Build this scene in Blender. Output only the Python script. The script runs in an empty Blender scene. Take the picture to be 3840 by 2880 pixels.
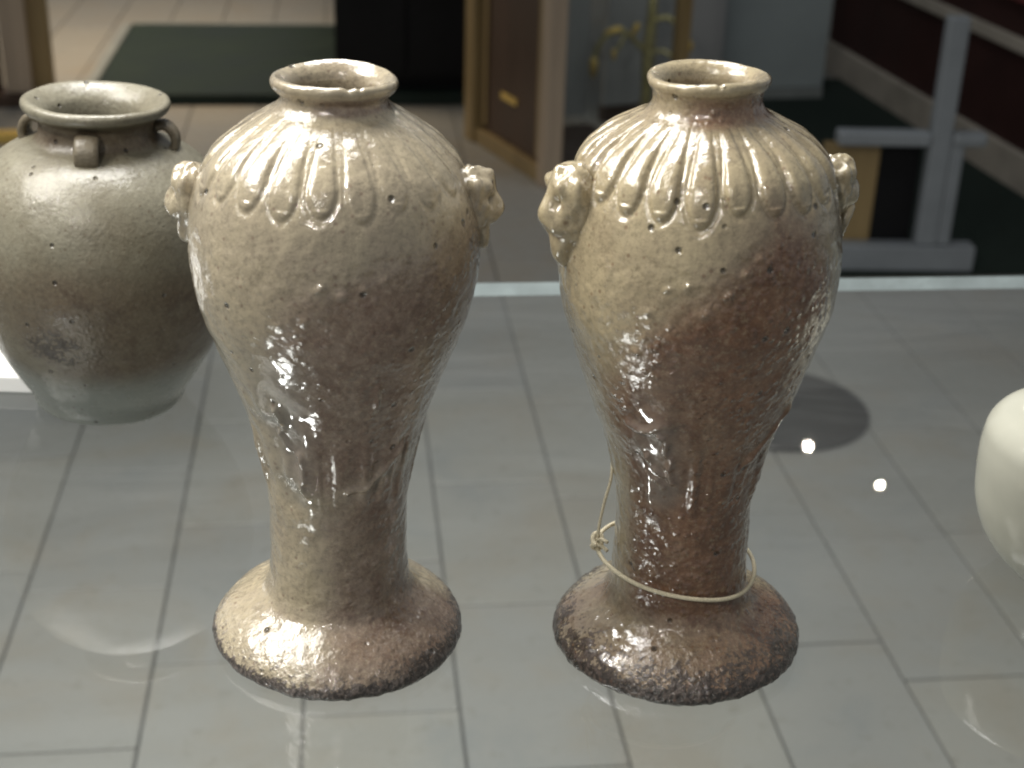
import bpy, bmesh, math, random
import numpy as np
from mathutils import Vector, Matrix

random.seed(7)
rng = np.random.default_rng(7)
S = bpy.context.scene
COL = S.collection
R = math.radians
SH = 1.014                      # top of the glass shelf above the floor (m)
CA, SA = math.cos(R(7.0)), math.sin(R(7.0))
def room(u, v):                 # room axes (floor tiles, shelf) -> world
    return (u * CA - v * SA, u * SA + v * CA)

# ------------------------------------------------------------------ camera
cam = bpy.data.cameras.new("camera")
cam.sensor_width = 36.0
cam.lens = 51.05
cam.clip_start = 0.02
cam.clip_end = 100.0
cam.dof.use_dof = True
cam.dof.focus_distance = 0.74
cam.dof.aperture_fstop = 10.0
co = bpy.data.objects.new("camera", cam)
COL.objects.link(co)
co.matrix_world = (Matrix.Translation((0, 0, 1.47)) @ Matrix.Rotation(R(90 - 25.31), 4, 'X')
                   @ Matrix.Rotation(R(1.8), 4, 'Z'))
S.camera = co

# ------------------------------------------------------------------ world and lamps
W = bpy.data.worlds.new("World")
S.world = W
W.use_nodes = True
bg = W.node_tree.nodes["Background"]
bg.inputs[0].default_value = (0.90, 0.94, 0.95, 1)
bg.inputs[1].default_value = 0.26

def lamp(name, kind, loc, energy, color=(1, 1, 1), target=None, **kw):
    l = bpy.data.lights.new(name, kind)
    l.energy = energy
    l.color = color
    for k, val in kw.items():
        setattr(l, k, val)
    o = bpy.data.objects.new(name, l)
    COL.objects.link(o)
    o.location = loc
    if target is not None:
        o.rotation_euler = (Vector(target) - Vector(loc)).to_track_quat('-Z', 'Y').to_euler()
    return o

lamp("ceiling_light", 'AREA', (-0.86, 0.76, 2.20), 24, (1.0, 0.965, 0.88), (-0.02, 0.66, 1.2), shape='RECTANGLE', size=0.80, size_y=0.62)
lamp("display_spot", 'SPOT', (-0.42, -0.62, 2.25), 34, (1.0, 0.95, 0.87), (0.02, 0.75, 1.15), shadow_soft_size=0.04, spot_size=R(46), spot_blend=0.6)
lamp("halogen_bulb", 'POINT', (-0.82, 0.42, 2.02), 18, (1.0, 0.96, 0.90), shadow_soft_size=0.028)
lamp("added_glint_light", 'AREA', (-0.64, 0.30, 0.33), 2.1, (1.0, 0.98, 0.95), (-0.04, 0.60, 1.12), shape='RECTANGLE', size=0.13, size_y=0.11)  # unseen lamp added below the glass for glints on the lower bodies
lamp("hall_light", 'AREA', (-0.30, 1.38, 2.9), 21, (1.0, 0.99, 0.96), (-0.35, 1.50, 0.0), shape='RECTANGLE', size=0.9, size_y=0.7, spread=R(95))
lamp("hall_light", 'AREA', (-1.9, 6.0, 2.7), 40, (1.0, 0.79, 0.54), (-2.0, 6.2, 0.0), shape='RECTANGLE', size=0.8, size_y=0.8, spread=R(110))
lamp("ceiling_bulb", 'POINT', (1.114, 3.828, 2.666), 1.4, (1.0, 0.9, 0.72), shadow_soft_size=0.007)
lamp("ceiling_bulb", 'POINT', (0.896, 3.879, 2.570), 2.0, (1.0, 0.92, 0.75), shadow_soft_size=0.009)
lamp("hall_light", 'AREA', (0.6, 4.3, 2.8), 4, (0.92, 0.97, 1.0), (0.7, 5.6, 0.3), shape='RECTANGLE', size=0.6, size_y=0.6, spread=R(120))

S.view_settings.view_transform = 'Standard'
S.view_settings.look = 'None'
S.view_settings.gamma = 1.0
S.view_settings.exposure = 0.0
S.view_settings.use_curve_mapping = False
S.cycles.use_denoising = True
S.cycles.max_bounces = 7
S.cycles.transparent_max_bounces = 16
S.cycles.glossy_bounces = 4
S.cycles.caustics_refractive = False
S.cycles.caustics_reflective = False
S.cycles.sample_clamp_indirect = 60.0
S.cycles.filter_width = 1.9
S.render.film_transparent = False

# ------------------------------------------------------------------ small toolkit
def tag(o, label=None, cat=None, group=None, kind=None):
    if label: o["label"] = label
    if cat: o["category"] = cat
    if group: o["group"] = group
    if kind: o["kind"] = kind
    return o

def empty(name, loc, rz=0.0, lean=(0, 0)):
    o = bpy.data.objects.new(name, None)
    o.empty_display_size = 0.05
    COL.objects.link(o)
    o.location = loc
    o.rotation_euler = (R(lean[0]), R(lean[1]), rz)
    return o

def link(name, me, mat, parent=None):
    o = bpy.data.objects.new(name, me)
    COL.objects.link(o)
    if mat is not None and len(me.materials) == 0:
        me.materials.append(mat)
    if parent is not None:
        o.parent = parent
    return o

def mesh(name, verts, faces, smooth=True):
    me = bpy.data.meshes.new(name)
    me.from_pydata([tuple(map(float, q)) for q in verts], [], [tuple(map(int, f)) for f in faces])
    me.update()
    if smooth:
        me.polygons.foreach_set("use_smooth", [True] * len(me.polygons))
    return me

def box_mesh(name, sx, sy, sz, bev=0.0, z0=True, seg=2):
    bm = bmesh.new()
    bmesh.ops.create_cube(bm, size=1.0)
    for v in bm.verts:
        v.co = Vector((v.co.x * sx, v.co.y * sy, (v.co.z + (0.5 if z0 else 0)) * sz))
    if bev > 0:
        bmesh.ops.bevel(bm, geom=list(bm.edges), offset=bev, segments=seg, profile=0.5, affect='EDGES')
    me = bpy.data.meshes.new(name)
    bm.to_mesh(me); bm.free()
    return me

def box(name, loc, size, mat, parent=None, rz=0.0, bev=0.0, rot=None):
    o = link(name, box_mesh(name, *size, bev=bev), mat, parent)
    o.location = loc
    o.rotation_euler = rot if rot else (0, 0, rz)
    return o

def tube_mesh(name, pts, rad, n=10, closed=False, caps=True):
    pts = [Vector(q) for q in pts]
    m = len(pts)
    rads = rad if hasattr(rad, '__len__') else [rad] * m
    verts, faces = [], []
    prev = None
    for i, q in enumerate(pts):
        if closed:
            t = (pts[(i + 1) % m] - pts[i - 1]).normalized()
        else:
            t = (pts[min(i + 1, m - 1)] - pts[max(i - 1, 0)]).normalized()
        a = prev if prev is not None else (Vector((0, 0, 1)) if abs(t.z) < 0.9 else Vector((1, 0, 0)))
        a = (a - t * a.dot(t)).normalized()
        prev = a
        b = t.cross(a)
        for k in range(n):
            th = 2 * math.pi * k / n
            verts.append(q + (a * math.cos(th) + b * math.sin(th)) * rads[i])
    rings = m if closed else m - 1
    for i in range(rings):
        for k in range(n):
            j = (i + 1) % m
            faces.append((i * n + k, i * n + (k + 1) % n, j * n + (k + 1) % n, j * n + k))
    if caps and not closed:
        faces.append(tuple(range(n - 1, -1, -1)))
        faces.append(tuple((m - 1) * n + k for k in range(n)))
    return mesh(name, verts, faces)

def catmull(pts, n):
    """dense curve through control points, sampled evenly by arc length"""
    P = np.array(pts, float)
    P = np.vstack([2 * P[0] - P[1], P, 2 * P[-1] - P[-2]])
    out = []
    for i in range(1, len(P) - 2):
        p0, p1, p2, p3 = P[i - 1], P[i], P[i + 1], P[i + 2]
        # centripetal-ish: limit tangents so that close points do not overshoot
        d1 = np.linalg.norm(p2 - p1)
        def tan(a, b, c):
            l0, l1 = np.linalg.norm(b - a) + 1e-9, np.linalg.norm(c - b) + 1e-9
            return ((b - a) / l0 * l1 + (c - b) / l1 * l0) / (l0 + l1)
        m1, m2 = tan(p0, p1, p2) * d1, tan(p1, p2, p3) * d1
        for t in np.linspace(0, 1, 24, endpoint=False):
            out.append((2 * t**3 - 3 * t**2 + 1) * p1 + (t**3 - 2 * t**2 + t) * m1 + (-2 * t**3 + 3 * t**2) * p2 + (t**3 - t**2) * m2)
    out.append(P[-2])
    out = np.array(out)
    s = np.concatenate([[0], np.cumsum(np.linalg.norm(np.diff(out, axis=0), axis=1))])
    q = np.linspace(0, s[-1], n)
    return np.stack([np.interp(q, s, out[:, k]) for k in range(P.shape[1])], 1)

# value noise in numpy (for relief only)
def vnoise(p, seed=0):
    p = np.asarray(p, float)
    i = np.floor(p).astype(np.int64)
    f = p - i
    f = f * f * (3 - 2 * f)
    def h(ix, iy, iz):
        n = (ix * 374761393 + iy * 668265263 + iz * 2147483647 + seed * 1274126177) & 0xFFFFFFFF
        n = ((n ^ (n >> 13)) * 1274126177) & 0xFFFFFFFF
        n = (n ^ (n >> 16)) & 0xFFFF
        return n / 65535.0
    r = 0
    for a in (0, 1):
        for b in (0, 1):
            for c in (0, 1):
                w = (f[..., 0] if a else 1 - f[..., 0]) * (f[..., 1] if b else 1 - f[..., 1]) * (f[..., 2] if c else 1 - f[..., 2])
                r = r + w * h(i[..., 0] + a, i[..., 1] + b, i[..., 2] + c)
    return r - 0.5

def sstep(a, b, x):
    t = np.clip((x - a) / (b - a), 0, 1)
    return t * t * (3 - 2 * t)

# ------------------------------------------------------------------ materials
class NT:
    def __init__(self, name):
        self.m = bpy.data.materials.new(name)
        self.m.use_nodes = True
        self.t = self.m.node_tree
        self.t.nodes.clear()
        self.out = self.n('ShaderNodeOutputMaterial')
    def n(self, typ, **kw):
        nd = self.t.nodes.new(typ)
        for k, v in kw.items():
            setattr(nd, k, v)
        return nd
    def l(self, a, b):
        self.t.links.new(a, b)
    def set(self, sock, v):
        if hasattr(v, 'is_output'):
            self.l(v, sock)
        else:
            sock.default_value = v
    def coord(self, scale=(1, 1, 1), loc=(0, 0, 0), kind='Object'):
        tc = self.n('ShaderNodeTexCoord')
        mp = self.n('ShaderNodeMapping')
        self.l(tc.outputs[kind], mp.inputs[0])
        mp.inputs['Location'].default_value = loc
        mp.inputs['Scale'].default_value = scale
        return mp.outputs[0]
    def noise(self, vec, scale, detail=4, rough=0.55, dist=0.0):
        nd = self.n('ShaderNodeTexNoise')
        self.l(vec, nd.inputs['Vector'])
        nd.inputs['Scale'].default_value = scale
        nd.inputs['Detail'].default_value = detail
        nd.inputs['Roughness'].default_value = rough
        nd.inputs['Distortion'].default_value = dist
        return nd.outputs['Fac']
    def voro(self, vec, scale, feature='F1', rand=1.0):
        nd = self.n('ShaderNodeTexVoronoi', feature=feature)
        self.l(vec, nd.inputs['Vector'])
        nd.inputs['Scale'].default_value = scale
        nd.inputs['Randomness'].default_value = rand
        return nd.outputs['Distance'], nd.outputs.get('Color')
    def math(self, op, a, b=0.0, c=None):
        nd = self.n('ShaderNodeMath', operation=op)
        self.set(nd.inputs[0], a)
        self.set(nd.inputs[1], b)
        if c is not None:
            self.set(nd.inputs[2], c)
        return nd.outputs[0]
    def ramp(self, fac, stops, mode='LINEAR'):
        nd = self.n('ShaderNodeValToRGB')
        nd.color_ramp.interpolation = mode
        el = nd.color_ramp.elements
        while len(el) < len(stops):
            el.new(0.5)
        for e, (p, c) in zip(el, stops):
            e.position = p
            e.color = (*c, 1) if len(c) == 3 else c
        self.set(nd.inputs[0], fac)
        return nd.outputs[0]
    def range(self, x, a, b, lo=0.0, hi=1.0, smooth=True):
        nd = self.n('ShaderNodeMapRange')
        nd.interpolation_type = 'SMOOTHSTEP' if smooth else 'LINEAR'
        self.set(nd.inputs[0], x)
        for k, v in zip((1, 2, 3, 4), (a, b, lo, hi)):
            nd.inputs[k].default_value = v
        return nd.outputs[0]
    def mix(self, fac, a, b, mode='MIX'):
        nd = self.n('ShaderNodeMix', data_type='RGBA', blend_type=mode)
        self.set(nd.inputs[0], fac)
        for sock, v in ((nd.inputs[6], a), (nd.inputs[7], b)):
            if hasattr(v, 'is_output'):
                self.l(v, sock)
            else:
                sock.default_value = (*v, 1)
        return nd.outputs[2]
    def attr(self, name):
        return self.n('ShaderNodeAttribute', attribute_name=name).outputs['Fac']
    def bsdf(self, color, rough=0.5, metal=0.0, spec=0.5, normal=None, coat=0.0, coat_rough=0.1):
        b = self.n('ShaderNodeBsdfPrincipled')
        if hasattr(color, 'is_output'):
            self.l(color, b.inputs['Base Color'])
        else:
            b.inputs['Base Color'].default_value = (*color, 1)
        self.set(b.inputs['Roughness'], rough)
        b.inputs['Metallic'].default_value = metal
        b.inputs['Specular IOR Level'].default_value = spec
        self.set(b.inputs['Coat Weight'], coat)
        b.inputs['Coat Roughness'].default_value = coat_rough
        if normal is not None:
            self.l(normal, b.inputs['Normal'])
            if coat: self.l(normal, b.inputs['Coat Normal'])
        self.l(b.outputs[0], self.out.inputs[0])
        return b
    def bump(self, h, strength=0.3, dist=0.001, prev=None):
        nd = self.n('ShaderNodeBump')
        nd.inputs['Strength'].default_value = strength
        nd.inputs['Distance'].default_value = dist
        self.l(h, nd.inputs['Height'])
        if prev is not None:
            self.l(prev, nd.inputs['Normal'])
        return nd.outputs[0]

def simple(name, col, rough=0.5, metal=0.0, var=0.25, nscale=8.0, bump=0.0, stretch=(1, 1, 1), spec=0.5, bdist=0.002):
    m = NT(name)
    v = m.coord(stretch)
    n = m.noise(v, nscale, 5, 0.6)
    c = m.ramp(n, [(0.25, tuple(x * (1 - var) for x in col)), (0.75, tuple(min(1, x * (1 + var)) for x in col))])
    nrm = m.bump(n, bump, bdist) if bump else None
    r = m.range(n, 0.2, 0.8, rough * 0.8, min(1, rough * 1.2))
    m.bsdf(c, r, metal, spec, nrm)
    return m.m

def glaze(name, cream, olive, mid, brown, brown2, dark, seed=0.0, blister=0.5, coat=0.7, sp=(420, 0.16), rbase=0.0, poolc=(0.215, 0.205, 0.185)):
    """wood-ash glazed stoneware; 'brown' / 'crust' / 'pool' are per-vertex maps of where the glaze ran thin"""
    m = NT(name)
    v = m.coord((1, 1, 1), (seed, seed * 0.7, 0))
    streak = m.coord((1, 1, 0.10), (seed, 0, seed))
    n_big = m.noise(v, 26, 5, 0.6)
    n_med = m.noise(v, 90, 5, 0.65)
    n_fine = m.noise(v, 420, 3, 0.6)
    n_str = m.noise(streak, 150, 4, 0.6)
    # how far the brown body shows
    w = m.math('ADD', m.attr('brown'), m.math('MULTIPLY', m.math('SUBTRACT', n_big, 0.5), 1.1))
    w = m.math('ADD', w, m.math('MULTIPLY', m.math('SUBTRACT', n_med, 0.5), 0.9))
    beige = m.mix(m.range(n_big, 0.35, 0.68), cream, olive)
    beige = m.mix(m.range(n_str, 0.42, 0.7, 0, 0.55), beige, olive)
    brn = m.mix(m.range(n_med, 0.35, 0.65), brown, brown2)
    midc = m.mix(m.range(n_med, 0.3, 0.7), mid, olive)
    c = m.mix(m.range(w, 0.05, 0.50, smooth=False), beige, midc)
    c = m.mix(m.range(w, 0.40, 0.98, smooth=False), c, brn)
    grain = m.noise(v, 330, 5, 0.8)
    c = m.mix(m.range(grain, 0.46, 0.66, 0.0, 0.50), c, m.mix(0.6, c, dark))
    c = m.mix(m.range(grain, 0.34, 0.48, 0.35, 0.0), c, cream)
    # mottled pale flecks where the glaze beads
    fl, _ = m.voro(v, sp[0])
    flm = m.math('MULTIPLY', m.range(fl, 0.14, 0.32, 1, 0), m.range(n_med, 0.45, 0.62))
    c = m.mix(m.math('MULTIPLY', flm, sp[1]), c, olive)
    # grey-blue pooled glaze
    pw = m.math('ADD', m.attr('pool'), m.math('MULTIPLY', m.math('SUBTRACT', n_big, 0.5), 0.6))
    c = m.mix(m.range(pw, 0.2, 1.1, 0, 0.6), c, poolc)
    # burnt crust
    cw = m.math('ADD', m.attr('crust'), m.math('MULTIPLY', m.math('SUBTRACT', n_med, 0.5), 1.1))
    cw = m.math('ADD', cw, m.math('MULTIPLY', m.math('MULTIPLY', m.math('SUBTRACT', n_fine, 0.5), 1.7), m.range(m.attr('crust'), 0.1, 0.4)))
    crust = m.mix(m.range(n_fine, 0.42, 0.66), dark, m.mix(0.65, brown2, (0.075, 0.070, 0.064)))
    c = m.mix(m.range(cw, 0.45, 0.7), c, crust)
    # iron spots / pin holes
    vd, vc = m.voro(v, 95)
    sep = m.n('ShaderNodeSeparateColor'); m.l(vc, sep.inputs[0])
    pit = m.math('MULTIPLY', m.range(vd, 0.06, 0.19, 1, 0), m.math('GREATER_THAN', sep.outputs[0], 0.78))
    vd2, vc2 = m.voro(v, 240)
    sep2 = m.n('ShaderNodeSeparateColor'); m.l(vc2, sep2.inputs[0])
    pit2 = m.math('MULTIPLY', m.range(vd2, 0.10, 0.32, 1, 0), m.math('GREATER_THAN', sep2.outputs[1], 0.72))
    c = m.mix(m.math('MULTIPLY', pit, 0.85), c, dark)
    c = m.mix(m.math('MULTIPLY', pit2, 0.55), c, brown2)
    # relief: orange peel, blisters, pits
    bl, _ = m.voro(v, 210)
    h = m.math('MULTIPLY', m.range(bl, 0.0, 0.5, 1, 0), m.range(w, 0.4, 0.8, 0.15 * blister, blister))
    h = m.math('ADD', h, m.math('MULTIPLY', n_med, 0.9))
    h = m.math('ADD', h, m.math('MULTIPLY', n_fine, 0.22))
    h = m.math('SUBTRACT', h, m.math('MULTIPLY', pit, 1.6))
    h = m.math('ADD', h, m.math('MULTIPLY', m.attr('crust'), m.math('MULTIPLY', n_fine, 1.6)))
    h = m.math('MULTIPLY', h, m.range(pw, 0.15, 0.6, 1.0, 0.12))
    nrm = m.bump(h, 0.75, 0.0012)
    rg = m.range(w, 0.3, 0.8, 0.20 + rbase, 0.27 + rbase)
    rg = m.math('ADD', rg, m.math('MULTIPLY', m.math('SUBTRACT', n_med, 0.5), 0.22))
    rg = m.math('SUBTRACT', rg, m.math('MULTIPLY', m.range(pw, 0.15, 0.6), 0.15))
    rg = m.math('ADD', rg, m.math('MULTIPLY', m.range(cw, 0.45, 0.7), 0.2))
    m.bsdf(c, rg, 0, 0.5, nrm, coat, 0.04)
    return m.m

def clear_glass(name, tint, refl=1.0):
    m = NT(name)
    fr = m.n('ShaderNodeFresnel'); fr.inputs[0].default_value = 1.5
    geo = m.n('ShaderNodeNewGeometry')
    fac = m.math('MULTIPLY', fr.outputs[0], m.math('SUBTRACT', 1.0, geo.outputs['Backfacing']))
    fac = m.math('MULTIPLY', fac, refl)
    tr = m.n('ShaderNodeBsdfTransparent'); tr.inputs[0].default_value = (*tint, 1)
    gl = m.n('ShaderNodeBsdfGlossy'); gl.inputs['Roughness'].default_value = 0.015
    v = m.coord()
    sm = m.noise(v, 9, 5, 0.6, 0.6)
    m.l(m.range(sm, 0.35, 0.75, 0.006, 0.022), gl.inputs['Roughness'])
    mx = m.n('ShaderNodeMixShader')
    m.l(fac, mx.inputs[0]); m.l(tr.outputs[0], mx.inputs[1]); m.l(gl.outputs[0], mx.inputs[2])
    df = m.n('ShaderNodeBsdfDiffuse'); df.inputs[0].default_value = (0.80, 0.83, 0.83, 1)
    wipe = m.noise(m.coord((1, 3.5, 1), (2, 5, 0)), 3.5, 5, 0.62, 1.2)
    haze = m.math('MULTIPLY', m.range(wipe, 0.30, 0.75, 0.010, 0.026), m.math('SUBTRACT', 1.0, geo.outputs['Backfacing']))  # smudges plus a pale veil painted in as reflection haze
    m2 = m.n('ShaderNodeMixShader')
    m.l(haze, m2.inputs[0]); m.l(mx.outputs[0], m2.inputs[1]); m.l(df.outputs[0], m2.inputs[2])
    m.l(m2.outputs[0], m.out.inputs[0])
    return m.m

def tile_mat():
    m = NT("stone_tile")
    v = m.coord((1, 1, 1), kind='Object')
    oi = m.n('ShaderNodeObjectInfo')
    off = m.n('ShaderNodeVectorMath', operation='SCALE'); off.inputs['Scale'].default_value = 1.0
    geo = m.n('ShaderNodeNewGeometry')
    pos = geo.outputs['Position']
    n1 = m.noise(pos, 3.2, 5, 0.6, 0.4)
    n2 = m.noise(pos, 28, 5, 0.65)
    n3 = m.noise(pos, 140, 3, 0.6)
    c = m.ramp(oi.outputs['Random'], [(0.0, (0.224, 0.221, 0.209)), (0.35, (0.236, 0.232, 0.217)), (0.7, (0.248, 0.241, 0.219)), (1.0, (0.230, 0.228, 0.217))])
    c = m.mix(m.range(n1, 0.45, 0.72, 0, 0.55), c, (0.235, 0.200, 0.152))
    c = m.mix(m.range(n1, 0.25, 0.45, 0.5, 0.0), c, (0.175, 0.187, 0.192))
    c = m.mix(m.range(n2, 0.55, 0.75, 0, 0.50), c, (0.145, 0.130, 0.105))
    c = m.mix(m.range(n3, 0.35, 0.7, 0, 0.12), c, (0.30, 0.29, 0.26))
    nrm = m.bump(m.math('ADD', n2, m.math('MULTIPLY', n3, 0.4)), 0.12, 0.003)
    m.bsdf(c, m.range(n2, 0.3, 0.7, 0.42, 0.62), 0, 0.4, nrm)
    return m.m

M = {}
M['v1'] = glaze("ash_glaze_pale", (0.375, 0.322, 0.225), (0.292, 0.248, 0.178), (0.262, 0.208, 0.165), (0.215, 0.152, 0.115), (0.155, 0.101, 0.074), (0.020, 0.014, 0.010), 0.0, 0.45, 1.0, (420, 0.25))
M['v2'] = glaze("ash_glaze_mottled", (0.362, 0.304, 0.195), (0.282, 0.232, 0.152), (0.235, 0.172, 0.120), (0.195, 0.105, 0.062), (0.122, 0.062, 0.036), (0.020, 0.014, 0.010), 3.1, 0.75, 1.0, (330, 0.40))
M['jar'] = glaze("ash_glaze_grey", (0.185, 0.172, 0.128), (0.145, 0.130, 0.092), (0.128, 0.106, 0.072), (0.110, 0.080, 0.050), (0.078, 0.055, 0.034), (0.020, 0.014, 0.010), 6.3, 0.2, 0.25, (300, 0.1), 0.2, (0.23, 0.265, 0.26))
M['white'] = simple("white_porcelain", (0.46, 0.455, 0.385), 0.12, 0, 0.05, 30, 0.05)
M['glass'] = clear_glass("clear_glass", (0.955, 0.975, 0.968), 1.05)
M['edge'] = simple("polished_glass_edge", (0.60, 0.69, 0.72), 0.25, 0, 0.18, 40, 0.0)
M['chrome'] = simple("brushed_steel", (0.55, 0.56, 0.57), 0.25, 1.0, 0.1, 60)
M['tile'] = tile_mat()
M['grout'] = simple("grey_grout", (0.085, 0.085, 0.082), 0.85, 0, 0.3, 30, 0.1)
M['string'] = simple("cotton_string", (0.56, 0.50, 0.36), 0.8, 0, 0.3, 900, 0.4, bdist=0.0003)
M['riser'] = simple("white_board", (0.80, 0.80, 0.79), 0.45, 0, 0.04, 12)
M['green'] = simple("dark_green_paint", (0.018, 0.027, 0.022), 0.5, 0, 0.35, 3, spec=0.12)
M['trim'] = simple("grey_trim_highlight", (0.20, 0.215, 0.21), 0.4, 0, 0.15, 10)  # grey of a foot rail and of the platform's painted bevel highlight
M['black'] = simple("black_lacquer", (0.010, 0.010, 0.011), 0.45, 0, 0.3, 5, spec=0.12)
M['wood'] = simple("pale_wood", (0.40, 0.315, 0.235), 0.45, 0, 0.3, 14, 0.15, (1, 1, 0.08))
M['oak'] = simple("gilded_wood", (0.26, 0.185, 0.085), 0.4, 0, 0.35, 14, 0.15, (1, 1, 0.08))
M['red'] = simple("red_brown_wood", (0.060, 0.034, 0.022), 0.4, 0, 0.35, 9, 0.15, (1, 1, 0.1))
M['maroon'] = simple("maroon_paint", (0.040, 0.018, 0.016), 0.6, 0, 0.3, 4, spec=0.12)
M['panel'] = simple("grey_panel", (0.36, 0.36, 0.36), 0.6, 0, 0.1, 2)
M['bluep'] = simple("blue_grey_panel", (0.28, 0.315, 0.32), 0.6, 0, 0.15, 2)
M['wsteel'] = simple("white_enamel_steel", (0.22, 0.24, 0.26), 0.4, 0, 0.1, 12)
M['skirt'] = simple("worn_skirting", (0.36, 0.32, 0.27), 0.55, 0, 0.2, 7)
M['mat'] = simple("dark_green_sheet", (0.018, 0.026, 0.022), 0.95, 0, 0.4, 60, 0.3, spec=0.12)
M['brass'] = simple("brass", (0.80, 0.56, 0.16), 0.35, 0.35, 0.2, 30)
M['bronze'] = simple("old_bronze", (0.46, 0.40, 0.19), 0.3, 0.45, 0.4, 40)
M['plate'] = simple("dark_floor_metal", (0.030, 0.026, 0.022), 0.35, 0.3, 0.3, 12)
M['redrail'] = simple("red_rail_paint", (0.16, 0.035, 0.035), 0.5, 0, 0.2, 6)
M['cloth'] = simple("grey_cloth", (0.16, 0.17, 0.18), 0.9, 0, 0.3, 25, 0.3)

# ------------------------------------------------------------------ floor of separate stone tiles
TW, TL, GAP = 0.2497, 0.4465, 0.0038
floor = link("floor", box_mesh("floor", 14, 16, 0.05), M['grout'])
floor.location = (0, 5.0, -0.0585)
tag(floor, kind="structure")
floor["label"] = "grey beige stone tile floor under the glass shelf"
offs = {0: 0.033, 1: 0.245, 3: 0.384, 5: 0.227, 6: 0.115, 2: 0.09, 4: 0.31}
tile_me = box_mesh("tile", TW - GAP, TL - GAP, 0.012, bev=0.0022, seg=1)
tile_me.materials.append(M['tile'])
cols = list(range(-16, 20))
cand = []
for k in cols:
    uc = -0.586 + TW * k + TW / 2
    o0 = offs.get(k, random.random() * TL)
    for j in range(-4, 26):
        vc = o0 + TL * (j + 0.5)
        x, y = room(uc, vc)
        d = y * 0.904 + 1.47 * 0.4275      # depth along the optical axis
        yy = -y * 0.4275 + 1.47 * 0.904    # below the axis
        seen = abs(x) < 0.353 * d + 0.3 and y > 1.05 and abs(yy) < 0.265 * d + 0.4
        cand.append((not seen, math.hypot(x, y), x, y))
cand.sort()
rest_v, rest_f = [], []
for i, (hid, d, x, y) in enumerate(cand):
    tz = random.uniform(-0.0006, 0.0006)
    if i < 300 and not hid:
        o = bpy.data.objects.new("tile", tile_me)
        COL.objects.link(o)
        o.parent = floor
        o.location = (x - floor.location.x, y - floor.location.y, -0.012 - floor.location.z + tz)
        o.rotation_euler = (random.uniform(-.0012, .0012), random.uniform(-.0012, .0012), R(7.0) + random.uniform(-.002, .002))
    elif abs(x) < 6.8 and -2.6 < y < 12.6:
        b = len(rest_v)
        hw, hl = (TW - GAP) / 2, (TL - GAP) / 2
        for (a, c, zz) in ((-hw, -hl, 0), (hw, -hl, 0), (hw, hl, 0), (-hw, hl, 0), (-hw, -hl, -.012), (hw, -hl, -.012), (hw, hl, -.012), (-hw, hl, -.012)):
            rest_v.append((x + a * CA - c * SA - floor.location.x, y + a * SA + c * CA - floor.location.y, zz + tz - floor.location.z))
        rest_f += [(b, b + 1, b + 2, b + 3), (b + 4, b + 5, b + 1, b), (b + 5, b + 6, b + 2, b + 1), (b + 6, b + 7, b + 3, b + 2), (b + 7, b + 4, b, b + 3)]
far = link("tile_field", mesh("tile_field", rest_v, rest_f, False), M['tile'], floor)
far["kind"] = "stuff"

# ------------------------------------------------------------------ glass shelf
GT = 0.012
shelf = empty("glass_shelf", (*room(0.05, 0), 0), R(7.0))
tag(shelf, "clear glass display shelf with bright polished back edge carrying the ceramics", "shelf")
U0, U1, V0, V1 = -0.95, 0.95, 0.30, 1.160
me = box_mesh("glass_top", U1 - U0, V1 - V0, GT)
me.materials.append(M['glass']); me.materials.append(M['edge'])
for p in me.polygons:
    p.material_index = 0 if abs(p.normal.z) > 0.5 else 1
gt = link("glass_top", me, None, shelf)
gt.location = ((U0 + U1) / 2, (V0 + V1) / 2, SH - GT)
for (u, v) in ((U0 + .06, V0 + .06), (U1 - .06, V0 + .06), (U0 + .06, V1 - .06), (U1 - .06, V1 - .06)):
    q = link("leg", tube_mesh("leg", [(u, v, 0), (u, v, SH - GT - 0.001)], 0.018, 20), M['chrome'], shelf)
    pd = link("pad", tube_mesh("pad", [(u, v, 0.0), (u, v, 0.012)], 0.03, 20), M['chrome'], q)

# ------------------------------------------------------------------ lathe-turned pots
NPHI = 360
def revolve(prof, disp=None, attrs=None, nphi=NPHI):
    """grid of points; disp(phi, r, z, i) -> outward offset. phi=0 at +x, front (camera) at -pi/2"""
    phi = np.linspace(0, 2 * np.pi, nphi, endpoint=False)
    rr, zz = prof[:, 0][:, None], prof[:, 1][:, None]
    PH = np.broadcast_to(phi[None, :], (len(prof), nphi))
    t = np.gradient(prof, axis=0)
    t /= np.linalg.norm(t, axis=1)[:, None] + 1e-12
    nr, nz = t[:, 1][:, None], -t[:, 0][:, None]      # outward for a profile that runs upward outside
    D = disp(PH, rr, zz) if disp else 0.0
    r2 = np.maximum(rr + nr * D, 0.0)
    z2 = zz + nz * D
    return np.stack([r2 * np.cos(PH), r2 * np.sin(PH), z2 + 0 * PH], -1), PH

def grid_normals(G):
    dphi = np.roll(G, -1, 1) - np.roll(G, 1, 1)
    drow = np.gradient(G, axis=0)
    n = np.cross(dphi, drow)
    n /= np.linalg.norm(n, axis=-1, keepdims=True) + 1e-12
    return n

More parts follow.
